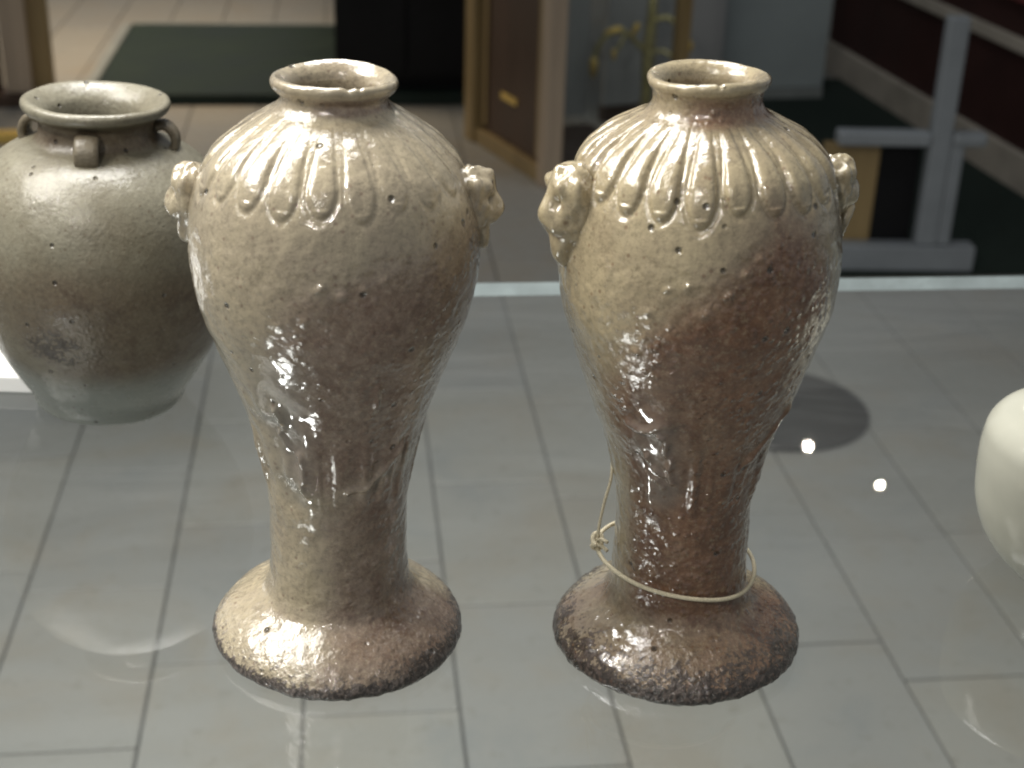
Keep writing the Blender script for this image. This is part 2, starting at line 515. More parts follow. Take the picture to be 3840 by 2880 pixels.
def piece(name, G, N, fmask, mat, parent, attrs):
    """object made of those grid faces where fmask is true, keeping the whole pot's normals"""
    nr, nc = G.shape[:2]
    ii, jj = np.nonzero(fmask)
    j2 = (jj + 1) % nc
    quads = np.stack([ii * nc + jj, ii * nc + j2, (ii + 1) * nc + j2, (ii + 1) * nc + jj], 1)
    used, inv = np.unique(quads.ravel(), return_inverse=True)
    quads = inv.reshape(-1, 4)
    V = G.reshape(-1, 3)[used]
    me = bpy.data.meshes.new(name)
    me.vertices.add(len(V)); me.vertices.foreach_set("co", V.astype(np.float32).ravel())
    me.loops.add(quads.size); me.loops.foreach_set("vertex_index", quads.astype(np.int32).ravel())
    me.polygons.add(len(quads))
    me.polygons.foreach_set("loop_start", np.arange(0, quads.size, 4, dtype=np.int32))
    me.polygons.foreach_set("use_smooth", np.ones(len(quads), dtype=bool))
    me.update(calc_edges=True)
    me.validate()
    for an, A in attrs.items():
        a = me.attributes.new(an, 'FLOAT', 'POINT')
        a.data.foreach_set("value", A.reshape(-1)[used].astype(np.float32))
    me.normals_split_custom_set_from_vertices([tuple(x) for x in N.reshape(-1, 3)[used]])
    return link(name, me, mat, parent)

def mask_head(name, mat, parent, loc, ang, scale, seed, ring=True):
    """moulded animal-mask lug: +x is outwards from the pot, z up"""
    nu, nv = 56, 72
    th = np.linspace(0.02, np.pi - 0.02, nu)[:, None]
    ph = np.linspace(0, 2 * np.pi, nv, endpoint=False)[None, :]
    d = np.stack([np.sin(th) * np.cos(ph), np.sin(th) * np.sin(ph), np.cos(th) + 0 * ph], -1)
    rad = np.ones((nu, nv))
    def b(dx, dy, dz, amp, w):
        c = np.array([dx, dy, dz], float); c /= np.linalg.norm(c)
        ang2 = np.arccos(np.clip(d @ c, -1, 1))
        return amp * np.exp(-(ang2 / w) ** 2)
    rad += b(1, 0, -0.15, 0.42, 0.33) + b(0.75, 0, 0.75, 0.20, 0.35)
    for s in (-1, 1):
        rad += b(0.8, 0.55 * s, 0.48, 0.20, 0.22)       # brow
        rad -= b(0.9, 0.50 * s, 0.17, 0.26, 0.15)       # eye socket
        rad += b(0.9, 0.42 * s, -0.42, 0.24, 0.25)      # cheek
        rad += b(0.25, 0.9 * s, 0.55, 0.28, 0.26)       # ear
    rad -= b(1, 0, -0.62, 0.34, 0.16)                   # mouth
    rad += b(0.62, 0, -1.0, 0.42, 0.30) + b(0.15, 0, -1.0, 0.38, 0.35)   # chin and beard running into the shoulder
    rad += 0.16 * vnoise(d * 4.0 + seed, seed)
    V = d * rad[..., None] * np.array([0.0100, 0.0112, 0.0158])
    V = V.reshape(-1, 3)
    faces = []
    for i in range(nu - 1):
        for j in range(nv):
            faces.append((i * nv + j, (i + 1) * nv + j, (i + 1) * nv + (j + 1) % nv, i * nv + (j + 1) % nv))
    faces.append(tuple(range(nv)))
    faces.append(tuple((nu - 1) * nv + j for j in range(nv - 1, -1, -1)))
    o = link(name, mesh(name, V, faces), mat, parent)
    o.location = loc
    o.rotation_euler = (0, 0, ang)
    o.scale = (scale,) * 3
    if ring:
        pts = []
        for k in range(28):
            t = 2 * math.pi * k / 28
            pts.append((0.0055 + 0.0012 * math.cos(2 * t) , 0.0062 * math.sin(t), -0.0185 + 0.0078 * math.cos(t)))
        g = link("ring", tube_mesh("ring", [(x + (z + 0.0185) * 0.35, y, z) for x, y, z in pts], [0.0027 + 0.0004 * math.sin(3 * q) for q in range(28)], 10, True), mat, o)
    return o

def shoulder_vase(name, label, xy, prof_pts, mat, spec):
    root = empty(name, (xy[0], xy[1], SH + 0.0004), 0, spec['lean'])
    tag(root, label, "vase", "pair of tall shouldered vases")
    kt = max(range(len(prof_pts)), key=lambda k: prof_pts[k][1])
    prof = np.vstack([catmull(prof_pts[:kt + 1], 620), catmull(prof_pts[kt:], 90)[1:]])
    L = np.concatenate([[0], np.cumsum(np.linalg.norm(np.diff(prof, axis=0), axis=1))])
    top = int(np.argmax(prof[:, 1]))
    outer = np.arange(len(prof)) <= top
    z_tip, z_neck = spec['z_tip'], spec['z_neck']
    npet = spec['npet']
    rowz = prof[:, 1]
    # petal coordinate along the shoulder: 0 at the neck, 1 at the tip
    i_tip = np.nonzero(outer & (rowz < z_tip))[0].max()
    i_neck = np.nonzero(outer & (rowz < z_neck))[0].max()
    tpar = (L[i_neck] - L) / (L[i_neck] - L[i_tip])
    sh = np.array([math.sin(q * 12.9898 + spec['seed']) * 43758.5453 for q in range(npet)])
    jit = sh - np.floor(sh) - 0.5
    phi = np.linspace(0, 2 * np.pi, NPHI, endpoint=False)
    step = 2 * np.pi / npet
    kf = (phi - spec['phase']) / step
    ki = np.round(kf).astype(int) % npet
    df = (kf - np.round(kf))[None, :] - 0.05 * jit[ki][None, :]
    ln = 1.0 + 0.14 * jit[(ki * 7 + 3) % npet][None, :]
    tt = tpar[:, None] / ln
    half = 0.24 + 0.22 * np.clip(tt, 0, 1)
    cap = np.clip((tt - 0.74) / 0.26, 0, 1.6)
    q = np.abs(df / half) ** 1.8 + cap ** 1.5
    prof_pet = np.clip(1 - q, 0, 1)
    rise = prof_pet ** 0.55
    groove = -0.36 * np.exp(-((q - 1.12) / 0.22) ** 2)
    hollow = -0.34 * np.exp(-(df / (half * 0.45)) ** 2) * np.clip(tt, 0, 1) * (cap < 0.7) * (prof_pet > 0)
    fade = (0.18 * sstep(0.02, 0.2, tt) + 0.82 * sstep(0.18, 0.70, tt)) * (tt < 1.6) * (tpar[:, None] > 0) * outer[:, None]
    pet_amp = spec['pet_amp'](phi)[None, :]
    pet = (rise + groove + hollow) * fade * pet_amp
    petmask = (prof_pet > 0.02) & (tt > 0.12) & (tt < 1.3) & outer[:, None]

    def disp(PH, rr, zz):
        X = np.stack([rr * np.cos(PH), rr * np.sin(PH), zz + 0 * PH], -1)
        o = outer[:, None].astype(float)
        d = 0.0016 * vnoise(X * 22, spec['seed']) + 0.0009 * vnoise(X * 60, spec['seed'] + 1) + 0.00050 * vnoise(X * 170, spec['seed'] + 2) + spec['pebble'] * vnoise(X * 330, spec['seed'] + 3) * (zz < 0.235)
        d = d * (0.4 + 0.6 * o)
        sm = sstep(0.200, 0.165, zz) * sstep(0.082, 0.100, zz) * np.exp(-((np.cos(PH) + 0.42) / 0.36) ** 2) * (np.sin(PH) < 0)
        d = d * (1 - 0.8 * sm) + 0.0044 * sm * sstep(0.175, 0.145, zz) * vnoise(X * np.array([125, 125, 80]), spec['seed'] + 4)
        # lumps where glaze runs pile up low on the body, ragged skin on the foot
        run = sstep(0.145, 0.115, zz) * sstep(0.085, 0.105, zz)
        streak = vnoise(np.stack([np.cos(PH) * 9, np.sin(PH) * 9, zz * 18 + 0 * PH], -1), spec['seed'] + 9)
        d += 0.0036 * run * np.clip(streak + 0.08, 0, 1) * o
        for (bx, bz, sg, am) in spec['beads']:
            a0 = -math.pi / 2 + math.asin(bx)
            dl = np.angle(np.exp(1j * (PH - a0))) * rr
            d += 1.45 * am * np.exp(-(dl / sg) ** 2 - ((zz - bz) / sg) ** 2) * o
        # rolled edges where runs of glaze stopped
        for (path, sg, am) in spec['runs']:
            pts = catmull([(math.asin(a), zv, 0) for a, zv in path], 26)
            best = np.full(np.broadcast(PH, zz).shape, 1e9)
            phn = np.angle(np.exp(1j * (PH + math.pi / 2)))
            for (a0, z0, _), (a1, z1, _) in zip(pts[:-1], pts[1:]):
                sx, sz = (a1 - a0) * rr, z1 - z0
                px, pz = (phn - a0) * rr, zz - z0
                t = np.clip((px * sx + pz * sz) / (sx * sx + sz * sz + 1e-12), 0, 1)
                best = np.minimum(best, (px - t * sx) ** 2 + (pz - t * sz) ** 2)
            wob = 1 + 1.1 * vnoise(X * 210, 77)
            d += am * np.clip(wob, 0.25, 1.6) * np.exp(-best / sg ** 2) * o
        foot = sstep(0.022, 0.004, zz) * (rr > 0.05)
        d += foot * (0.0006 * vnoise(X * 150, 21) + 0.0007 * vnoise(X * 330, 22)) * o
        return d + pet

    G, PH = revolve(prof, disp)
    # rim slightly out of round and chipped
    zc = np.clip((G[..., 2] - z_neck) / 0.02, 0, 1)
    G[..., 0] *= 1 + 0.018 * zc * np.cos(2 * PH + 0.6)
    G[..., 2] += 0.0010 * zc * np.sin(PH * 2 + spec['seed'])
    for (a, w, dep) in spec['chips']:
        dd = (np.angle(np.exp(1j * (PH - a))) / w)
        k = np.exp(-dd ** 2) * sstep(-0.004, 0.0, G[..., 2] - rowz[top])
        G[..., 2] -= dep * k
    N = grid_normals(G)
    xs = np.cos(PH); front = -np.sin(PH)
    attrs = spec['maps'](xs, front, G[..., 2], prof[:, 0][:, None] + 0 * PH, outer[:, None] & (PH > -9))
    nr = len(prof)
    fr = np.zeros((nr - 1, NPHI), bool)
    zf = 0.5 * (rowz[1:] + rowz[:-1])[:, None]
    of = (np.arange(nr - 1) < top)[:, None]
    pm = petmask[:-1] & petmask[1:]
    pm &= np.roll(petmask, -1, 1)[:-1]
    all_ = ~fr
    is_foot = all_ & of & (zf < 0.028)
    is_rim = all_ & ((of & (zf > spec['z_lip'])) | (~of & (zf > spec['z_lip'] - 0.004)))
    is_neck = all_ & of & (zf > z_neck) & ~is_rim
    is_in = all_ & ~of & ~is_rim
    is_body = all_ & ~is_foot & ~is_rim & ~is_neck & ~pm & ~is_in
    body = piece("body", G, N, is_body, mat, root, attrs)
    piece("inner_wall", G, N, is_in, mat, root, attrs)
    piece("neck", G, N, is_neck, mat, root, attrs)
    piece("rim", G, N, is_rim, mat, root, attrs)
    piece("foot", G, N, is_foot, mat, root, attrs)
    for k in range(npet):
        fm = pm & (ki[None, :] == k)
        if fm.any():
            piece("petal", G, N, fm, mat, root, attrs)
    for (ang, z, r, sc, sd, rg) in spec['lugs']:
        mask_head("mask_lug", mat, root, (r * math.cos(ang), r * math.sin(ang), z), ang, sc, sd, rg)
    return root

FOOT = [(0.0004, 0.004), (0.030, 0.004), (0.046, 0.0036), (0.052, 0.001), (0.0560, 0.0), (0.0618, 0.0001), (0.0650, 0.0009), (0.0662, 0.0028),
        (0.0658, 0.0056), (0.0640, 0.0092), (0.0605, 0.0134), (0.0555, 0.0174), (0.0495, 0.0208), (0.0436, 0.0238), (0.0392, 0.0272), (0.0368, 0.0325), (0.0358, 0.0430)]
P1 = FOOT + [(0.0351, 0.060), (0.0350, 0.074), (0.0360, 0.088), (0.0388, 0.1085), (0.0440, 0.130), (0.0507, 0.150), (0.0590, 0.172),
             (0.0650, 0.190), (0.0680, 0.207), (0.0684, 0.220), (0.0668, 0.237), (0.0632, 0.250), (0.0580, 0.2605), (0.0505, 0.2690),
             (0.0410, 0.2765), (0.0325, 0.2818), (0.0268, 0.2855), (0.0245, 0.2885), (0.0243, 0.2902), (0.0262, 0.2925), (0.0279, 0.2944),
             (0.0286, 0.2966), (0.0279, 0.2986), (0.0262, 0.2994), (0.0238, 0.2985), (0.0214, 0.2965), (0.0200, 0.2940), (0.0194, 0.2905),
             (0.0205, 0.2865), (0.0300, 0.2770), (0.0450, 0.2650), (0.0580, 0.245), (0.0620, 0.220), (0.0580, 0.190), (0.0430, 0.148), (0.0290, 0.10), (0.0270, 0.06), (0.020, 0.03), (0.0004, 0.026)]
P2 = FOOT + [(0.0350, 0.060), (0.0347, 0.074), (0.0353, 0.088), (0.0370, 0.104), (0.0408, 0.120), (0.0482, 0.140), (0.0545, 0.158), (0.0616, 0.1805),
             (0.0658, 0.1955), (0.0672, 0.211), (0.0668, 0.226), (0.0645, 0.243), (0.0608, 0.2560), (0.0558, 0.2660), (0.0490, 0.2738),
             (0.0405, 0.2803), (0.0325, 0.2850), (0.0275, 0.2882), (0.0255, 0.2915), (0.0252, 0.2950), (0.0262, 0.2982), (0.0276, 0.3000),
             (0.0282, 0.3020), (0.0275, 0.3040), (0.0257, 0.3048), (0.0234, 0.3040), (0.0212, 0.3018), (0.0198, 0.2985), (0.0195, 0.2950),
             (0.0205, 0.2895), (0.0300, 0.2800), (0.0450, 0.2680), (0.0560, 0.248), (0.0610, 0.220), (0.0560, 0.185), (0.0430, 0.148), (0.0290, 0.10), (0.0270, 0.06), (0.020, 0.03), (0.0004, 0.026)]

def maps1(xs, fr, z, r, outer):
    o = outer.astype(float)
    f = sstep(-0.45, 0.05, fr)                        # the back stays pale
    edge = np.interp(z, [0.09, 0.12, 0.16, 0.20, 0.215, 0.228], [-0.25, -0.46, -0.36, -0.30, -0.15, 0.20])
    b = sstep(-0.45, 0.40, xs - edge) * sstep(0.250, 0.208, z - 0.012 * xs)
    band = np.exp(-((z - 0.098 - 0.018 * np.clip(xs, 0, 1)) / 0.0075) ** 2) * 0.42
    b = np.clip(b - band, 0, 1)
    low = sstep(-0.55, 0.45, xs)
    t = sstep(0.104, 0.088, z)
    b = b * (1 - t) + t * low * 0.95
    t = sstep(0.042, 0.026, z)
    b = b * (1 - t) + t * (0.22 + 0.68 * sstep(-0.45, 0.55, xs))
    neck = sstep(0.284, 0.288, z) * sstep(0.2965, 0.2925, z) * sstep(-0.7, 0.0, xs) * 0.80
    b = np.maximum(b * f * 0.86, neck) * o
    b = np.where(o < 0.5, 0.35 * sstep(0.300, 0.285, z), b)
    crust = sstep(0.0095, 0.0025, z) * 0.80 + 0.35 * sstep(0.024, 0.006, z) * sstep(0.3, 0.85, xs) + 0.47 * sstep(0.024, 0.007, z)
    pool = (0.55 * sstep(0.200, 0.168, z) + 0.45 * sstep(0.165, 0.140, z)) * sstep(0.082, 0.100, z) * np.exp(-((xs + 0.42) / 0.36) ** 2) * 0.85 + 0.45 * sstep(0.03, 0.05, z) * sstep(0.10, 0.07, z) * np.exp(-((xs + 0.15) / 0.3) ** 2)
    pool = pool + 0.30 * sstep(0.24, 0.20, z) * sstep(0.13, 0.16, z) * np.exp(-((xs + 0.45) / 0.35) ** 2) + 0.35 * sstep(0.024, 0.014, z) * np.exp(-((xs - 0.25) / 0.3) ** 2)
    return dict(brown=b, crust=crust * o, pool=pool * o)

def maps2(xs, fr, z, r, outer):
    o = outer.astype(float)
    f = sstep(-0.55, -0.05, fr)
    topz = np.interp(xs, [-1, -0.8, -0.45, -0.2, 0.15, 0.42, 0.6, 0.85, 1], [0.150, 0.170, 0.196, 0.216, 0.234, 0.256, 0.250, 0.222, 0.175])
    b = sstep(0.030, -0.024, z - topz) * sstep(-1.05, -0.60, xs) * sstep(1.02, 0.76, xs)
    t = sstep(0.14, 0.11, z)
    b = np.maximum(b, t * sstep(-1.0, -0.5, xs) * 0.92)
    t = sstep(0.042, 0.026, z)
    b = b * (1 - t) + t * (0.58 + 0.30 * sstep(-0.2, 0.7, xs))
    neck = sstep(0.2840, 0.2890, z) * sstep(0.3005, 0.297, z) * sstep(-0.85, -0.15, xs) * 0.85
    b = np.maximum(b * f, neck) * o
    b = np.where(o < 0.5, 0.42 * sstep(0.305, 0.29, z), b)
    crust = sstep(0.0105, 0.0025, z) * 0.75 + 0.64 * sstep(0.029, 0.012, z)
    pool = (0.55 * sstep(0.200, 0.168, z) + 0.45 * sstep(0.165, 0.142, z)) * sstep(0.082, 0.102, z) * np.exp(-((xs + 0.42) / 0.36) ** 2) * 0.85
    pool = pool + sstep(0.032, 0.024, z) * sstep(-0.2, -0.7, xs) * 0.45 + sstep(0.03, 0.02, z) * 0.12
    pool = pool + 0.30 * sstep(0.25, 0.21, z) * sstep(0.15, 0.19, z) * np.exp(-((xs + 0.1) / 0.35) ** 2)
    return dict(brown=b, crust=crust * o, pool=pool * o)

def amp1(phi):
    fr = -np.sin(phi); xs = np.cos(phi)
    return 0.0016 * (0.60 + 0.40 * sstep(0.65, -0.15, xs))
def amp2(phi):
    return 0.0029 + 0 * phi

v1 = shoulder_vase("shouldered_vase", "pale ash-glazed vase with faint petals and blurred brown front, bare stem, left of the pair",
    (-0.0892, 0.6510), P1, M['v1'], dict(lean=(0, 0.9), z_tip=0.2510, z_neck=0.2865, npet=22, seed=11, phase=-math.pi / 2 + 0.02, z_lip=0.2925,
    pet_amp=amp1, chips=[(-1.22, 0.07, 0.0009), (-1.02, 0.04, 0.0006)], maps=maps1, pebble=0.00035, runs=[([(-0.48, 0.137), (-0.42, 0.1305), (-0.34, 0.1265), (-0.28, 0.1205), (-0.27, 0.1145), (-0.31, 0.1085), (-0.27, 0.102)], .0018, .0025), ([(-0.45, 0.152), (-0.42, 0.146), (-0.43, 0.140)], .0016, .0019), ([(0.25, 0.105), (0.45, 0.107), (0.62, 0.113), (0.80, 0.126)], .0016, .0016), ([(0.44, 0.169), (0.46, 0.161), (0.43, 0.153)], .0011, .0012)], beads=[(0.42, 0.166, .0014, .0007), (0.45, 0.158, .0016, .0008), (0.42, 0.150, .0014, .0007), (0.02, 0.222, .0022, .0009), (0.16, 0.219, .0020, .0009), (0.30, 0.222, .0020, .0008), (-0.08, 0.206, .0019, .0008), (-0.26, 0.203, .0019, .0007), (0.42, 0.225, .0018, .0007)],
    lugs=[(math.pi - 0.05, 0.2385, 0.0665, 1.05, 3, False), (0.04, 0.2425, 0.0640, 1.05, 8, False)]))
v2 = shoulder_vase("shouldered_vase", "red-brown mottled vase with bold raised petals and string round its stem",
    (0.0928, 0.6562), P2, M['v2'], dict(lean=(0, -1.5), z_tip=0.2540, z_neck=0.2895, npet=22, seed=29, phase=-math.pi / 2 + 0.16, z_lip=0.2985,
    pet_amp=amp2, chips=[(-1.5, 0.04, 0.0008)], maps=maps2, pebble=0.00055, runs=[([(-0.66, 0.1455), (-0.56, 0.1440), (-0.46, 0.1455), (-0.38, 0.1490)], .0018, .0025), ([(-0.37, 0.1440), (-0.31, 0.1390), (-0.33, 0.1330), (-0.28, 0.1270), (-0.31, 0.1200), (-0.28, 0.1130)], .0018, .0025), ([(-0.54, 0.1270), (-0.46, 0.1205), (-0.38, 0.1170)], .0018, .0025), ([(-0.45, 0.1135), (-0.38, 0.1095)], .0016, .0021), ([(0.55, 0.118), (0.72, 0.132), (0.86, 0.150)], .0015, .0014)], beads=[(0.20, 0.232, .0018, .0010), (0.30, 0.238, .0017, .0009), (0.10, 0.222, .0019, .0009), (-0.05, 0.214, .0022, .0009), (-0.30, 0.224, .0015, .0007), (-0.18, 0.226, .0015, .0007), (-0.42, 0.212, .0016, .0007), (-0.5, 0.19, .0018, .0007)],
    lugs=[(math.pi + 0.30, 0.2480, 0.0630, 1.26, 5, False), (0.22, 0.2475, 0.0660, 0.95, 14, True)]))

# string tied round the stem of the right-hand vase
st = empty("tied_string", (0.0928, 0.6562, SH), 0)
tag(st, "thin cream string tied with a knot round the stem of the mottled vase", "string")
lp = []
for k in range(72):
    t = 2 * math.pi * k / 72
    rr = 0.0385 + 0.0068 * max(0.0, math.cos(t - math.pi)) ** 4 + 0.0004 * math.sin(5 * t)
    lp.append((rr * math.cos(t), rr * math.sin(t), 0.0500 + 0.0045 * math.cos(t - math.pi) - 0.0035 * (0.5 - 0.5 * math.sin(t)) + 0.0005 * math.sin(3 * t)))
link("loop", tube_mesh("loop", lp, 0.00115, 8, True), M['string'], st)
kx = -0.0455; kz = 0.0560
kp = []
for k in range(60):
    t = 2 * math.pi * k / 60
    kp.append((kx + 0.0021 * math.sin(t) + 0.0011 * math.sin(3 * t), -0.002 + 0.0022 * math.cos(2 * t), kz + 0.0034 * math.cos(t) + 0.0012 * math.cos(3 * t)))
link("knot", tube_mesh("knot", kp, 0.0014, 8, True), M['string'], st)
link("tail", tube_mesh("tail", catmull([(kx, -0.002, kz + 0.003), (kx + 0.0005, -0.003, kz + 0.012), (-0.0432, -0.002, 0.080), (-0.0400, 0.002, 0.094), (-0.0398, 0.010, 0.104)], 30), 0.0008, 7), M['string'], st)
link("end", tube_mesh("end", catmull([(kx, -0.002, kz), (-0.0430, -0.006, 0.0562), (-0.0405, -0.009, 0.0555)], 10), 0.0010, 7), M['string'], st)
link("end", tube_mesh("end", catmull([(kx, -0.002, kz + 0.002), (-0.0432, -0.007, 0.0612), (-0.0410, -0.011, 0.0620)], 10), 0.0010, 7), M['string'], st)

# ------------------------------------------------------------------ squat jar with loop lugs, behind on the left
jar = empty("lugged_jar", (-0.2840, 0.9230, SH + 0.0016), 0, (0, 2.6))
tag(jar, "squat grey-brown stoneware jar with wide rim and loop lugs, behind the left vase", "jar")
PJ = [(0.0004, 0.004), (0.040, 0.004), (0.0445, 0.0), (0.0490, 0.0), (0.0512, 0.003), (0.0535, 0.010), (0.0610, 0.023), (0.0700, 0.040), (0.0805, 0.065), (0.0870, 0.089),
      (0.0895, 0.108), (0.0875, 0.130), (0.0815, 0.150), (0.0720, 0.166), (0.0600, 0.1770), (0.0480, 0.1835), (0.0402, 0.1872), (0.0375, 0.1912), (0.0370, 0.1970),
      (0.0385, 0.2012), (0.0425, 0.2042), (0.0460, 0.2064), (0.0473, 0.2094), (0.0466, 0.2124), (0.0445, 0.2135), (0.0405, 0.2122), (0.0350, 0.2085), (0.0310, 0.2040),
      (0.0295, 0.1990), (0.0290, 0.190), (0.040, 0.180), (0.065, 0.160), (0.082, 0.13), (0.083, 0.10), (0.070, 0.05), (0.045, 0.012), (0.0004, 0.010)]
pj = catmull(PJ, 300)
topj = int(np.argmax(pj[:, 1])); outj = np.arange(len(pj)) <= topj
def dispj(PH, rr, zz):
    X = np.stack([rr * np.cos(PH), rr * np.sin(PH), zz + 0 * PH], -1)
    return 0.0018 * vnoise(X * 18, 41) + 0.0008 * vnoise(X * 70, 42)
GJ, PHJ = revolve(pj, dispj, nphi=224)
NPHI_J = 224
NJ = grid_normals(GJ)
zj = GJ[..., 2]; xj = np.cos(PHJ)
oj = outj[:, None].astype(float) + 0 * PHJ
bj = sstep(0.146, 0.105, zj + 0.006 * xj) * (0.45 + 0.40 * sstep(-0.7, 0.3, xj)) * sstep(0.02, 0.05, zj)
bj = np.maximum(bj, sstep(0.184, 0.190, zj) * sstep(0.206, 0.200, zj) * 0.85)
patch = np.exp(-((xj + 0.15) / 0.35) ** 2 - ((zj - 0.070) / 0.017) ** 2)
cj = 0.72 * patch * (np.sin(PHJ) < 0)
bluej = sstep(0.066, 0.026, zj) * 0.95  # blue-grey tone growing towards the base of the jar
aj = dict(brown=bj * oj, crust=cj * oj, pool=bluej * oj)
rowj = 0.5 * (pj[1:, 1] + pj[:-1, 1])[:, None]
ofj = (np.arange(len(pj) - 1) < topj)[:, None]
allj = np.ones((len(pj) - 1, NPHI_J), bool)
rimj = allj & ((ofj & (rowj > 0.2022)) | (~ofj & (rowj > 0.204)))
neckj = allj & ofj & (rowj > 0.186) & ~rimj
inj = allj & ~ofj & ~rimj
piece("body", GJ, NJ, allj & ~rimj & ~neckj & ~inj, M['jar'], jar, aj)
piece("neck", GJ, NJ, neckj, M['jar'], jar, aj)
piece("rim", GJ, NJ, rimj, M['jar'], jar, aj)
piece("inner_wall", GJ, NJ, inj, M['jar'], jar, aj)
def strap(ang):
    pts = catmull([(0.0375, 0, 0.1965), (0.0425, 0, 0.1975), (0.0472, 0, 0.1945), (0.0498, 0, 0.1890), (0.0495, 0, 0.1838), (0.0460, 0, 0.1805)], 26)
    verts, faces = [], []
    n = 14
    for i, q in enumerate(pts):
        t = pts[min(i + 1, 25)] - pts[max(i - 1, 0)]; t /= np.linalg.norm(t)
        nrm = np.array([t[2], 0, -t[0]])
        for k in range(n):
            a = 2 * math.pi * k / n
            cx, cy = math.cos(a), math.sin(a)
            verts.append(q + nrm * 0.0030 * np.sign(cx) * abs(cx) ** 0.7 + np.array([0, 1, 0]) * 0.0078 * np.sign(cy) * abs(cy) ** 0.7)
    for i in range(25):
        for k in range(n):
            faces.append((i * n + k, i * n + (k + 1) % n, (i + 1) * n + (k + 1) % n, (i + 1) * n + k))
    faces += [tuple(range(n - 1, -1, -1)), tuple(25 * n + k for k in range(n))]
    lm = mesh("loop_lug", verts, faces)
    lm.attributes.new("brown", 'FLOAT', 'POINT').data.foreach_set("value", [0.55] * len(lm.vertices))
    o = link("loop_lug", lm, M['jar'], jar)
    o.rotation_euler = (0, 0, ang)
for a in (-1.45, 0.12, 1.69, math.pi - 0.12):
    strap(a)

# ------------------------------------------------------------------ white pot cut off by the right edge
pot = empty("white_pot", (0.3330, 0.7290, SH + 0.0004), 0)
tag(pot, "glossy white porcelain pot cut off by the right edge of the photo", "pot")
PW = [(0.0004, 0.003), (0.028, 0.003), (0.031, 0.0), (0.0345, 0.0), (0.0375, 0.003), (0.0470, 0.0125), (0.0570, 0.0270), (0.0625, 0.0430), (0.0640, 0.0580), (0.0640, 0.0800),
      (0.0622, 0.0895), (0.0565, 0.0965), (0.0450, 0.1005), (0.0345, 0.1030), (0.0310, 0.1080), (0.0315, 0.1120), (0.0325, 0.1150), (0.0310, 0.1165), (0.0285, 0.1140),
      (0.0270, 0.1090), (0.0290, 0.1030), (0.0500, 0.0920), (0.0560, 0.0700), (0.0480, 0.0300), (0.0300, 0.0080), (0.0004, 0.0070)]
pw = catmull(PW, 150)
GW, PHW = revolve(pw, lambda PH, rr, zz: 0.0010 * vnoise(np.stack([rr * np.cos(PH) * 30, rr * np.sin(PH) * 30, zz * 30 + 0 * PH], -1), 51), nphi=128)
NW = grid_normals(GW)
tw = int(np.argmax(pw[:, 1])); rw = 0.5 * (pw[1:, 1] + pw[:-1, 1])[:, None]
ow = (np.arange(len(pw) - 1) < tw)[:, None]
aw = np.ones((len(pw) - 1, 128), bool)
rimw = aw & (rw > 0.107)
piece("body", GW, NW, aw & ow & ~rimw, M['white'], pot, {})
piece("rim", GW, NW, rimw, M['white'], pot, {})
piece("inner_wall", GW, NW, aw & ~ow & ~rimw, M['white'], pot, {})

# ------------------------------------------------------------------ white riser behind the jar
rs = empty("label_stand", (-0.4150, 0.9250, SH + 0.0004), R(0))
tag(rs, "white sloping label stand on the glass behind the squat jar, at the left edge", "label stand")
def wedge(name, y0, y1, z0, z1, x0, x1, mat, bev):
    bm = bmesh.new()
    vs = [bm.verts.new(q) for q in ((x0, y0, 0), (x1, y0, 0), (x1, y1, 0), (x0, y1, 0), (x0, y0, z0), (x1, y0, z0), (x1, y1, z1), (x0, y1, z1))]
    for f in ((3, 2, 1, 0), (4, 5, 6, 7), (0, 1, 5, 4), (1, 2, 6, 5), (2, 3, 7, 6), (3, 0, 4, 7)):
        bm.faces.new([vs[k] for k in f])
    bmesh.ops.bevel(bm, geom=list(bm.edges), offset=bev, segments=2, profile=0.5, affect='EDGES')
    me = bpy.data.meshes.new(name); bm.to_mesh(me); bm.free()
    return link(name, me, mat, rs)
wedge("sloping_face", 0.008, 0.105, 0.008, 0.062, -0.13, 0.082, M['riser'], 0.0012)
box("front_lip", (-0.024, 0.002, 0.0), (0.212, 0.0085, 0.0125), M['riser'], rs, bev=0.0012)

# ------------------------------------------------------------------ things standing on the floor behind
# dark round plate
pl = empty("floor_plate", (0.612, 3.010, 0.0), 0)
tag(pl, "dark round metal plate on the tiles behind the mottled vase", "floor plate")
def disc(name, prof, mat, parent, n=64):
    p = np.array(prof)
    G, _ = revolve(p, None, nphi=n)
    return piece(name, G, grid_normals(G), np.ones((len(p) - 1, n), bool), mat, parent, {})
disc("plate", catmull([(0.205, 0.001), (0.210, 0.006), (0.206, 0.013), (0.190, 0.017), (0.12, 0.023), (0.06, 0.026), (0.0004, 0.027)], 40), M['plate'], pl)
disc("cap", catmull([(0.045, 0.024), (0.045, 0.034), (0.040, 0.038), (0.0004, 0.039)], 20), M['plate'], pl)

# dark green platform, its bevel highlight painted as pale strips
gu0, gu1, gv0, gv1 = -0.975, 0.56, 5.66, 6.98
plat = empty("green_platform", (*room((gu0 + gu1) / 2, (gv0 + gv1) / 2), 0.0), R(7))
tag(plat, "low dark green platform on the floor behind the squat jar", "platform")
box("deck", (0, 0, 0.0), (gu1 - gu0, gv1 - gv0, 0.045), M['green'], plat, bev=0.004)
box("edge_highlight", (-(gu1 - gu0) / 2 - 0.022, 0, 0.0), (0.040, gv1 - gv0, 0.048), M['trim'], plat, bev=0.004)
box("edge_highlight", (0, (gv1 - gv0) / 2 + 0.022, 0.0), (gu1 - gu0, 0.040, 0.048), M['trim'], plat, bev=0.004)

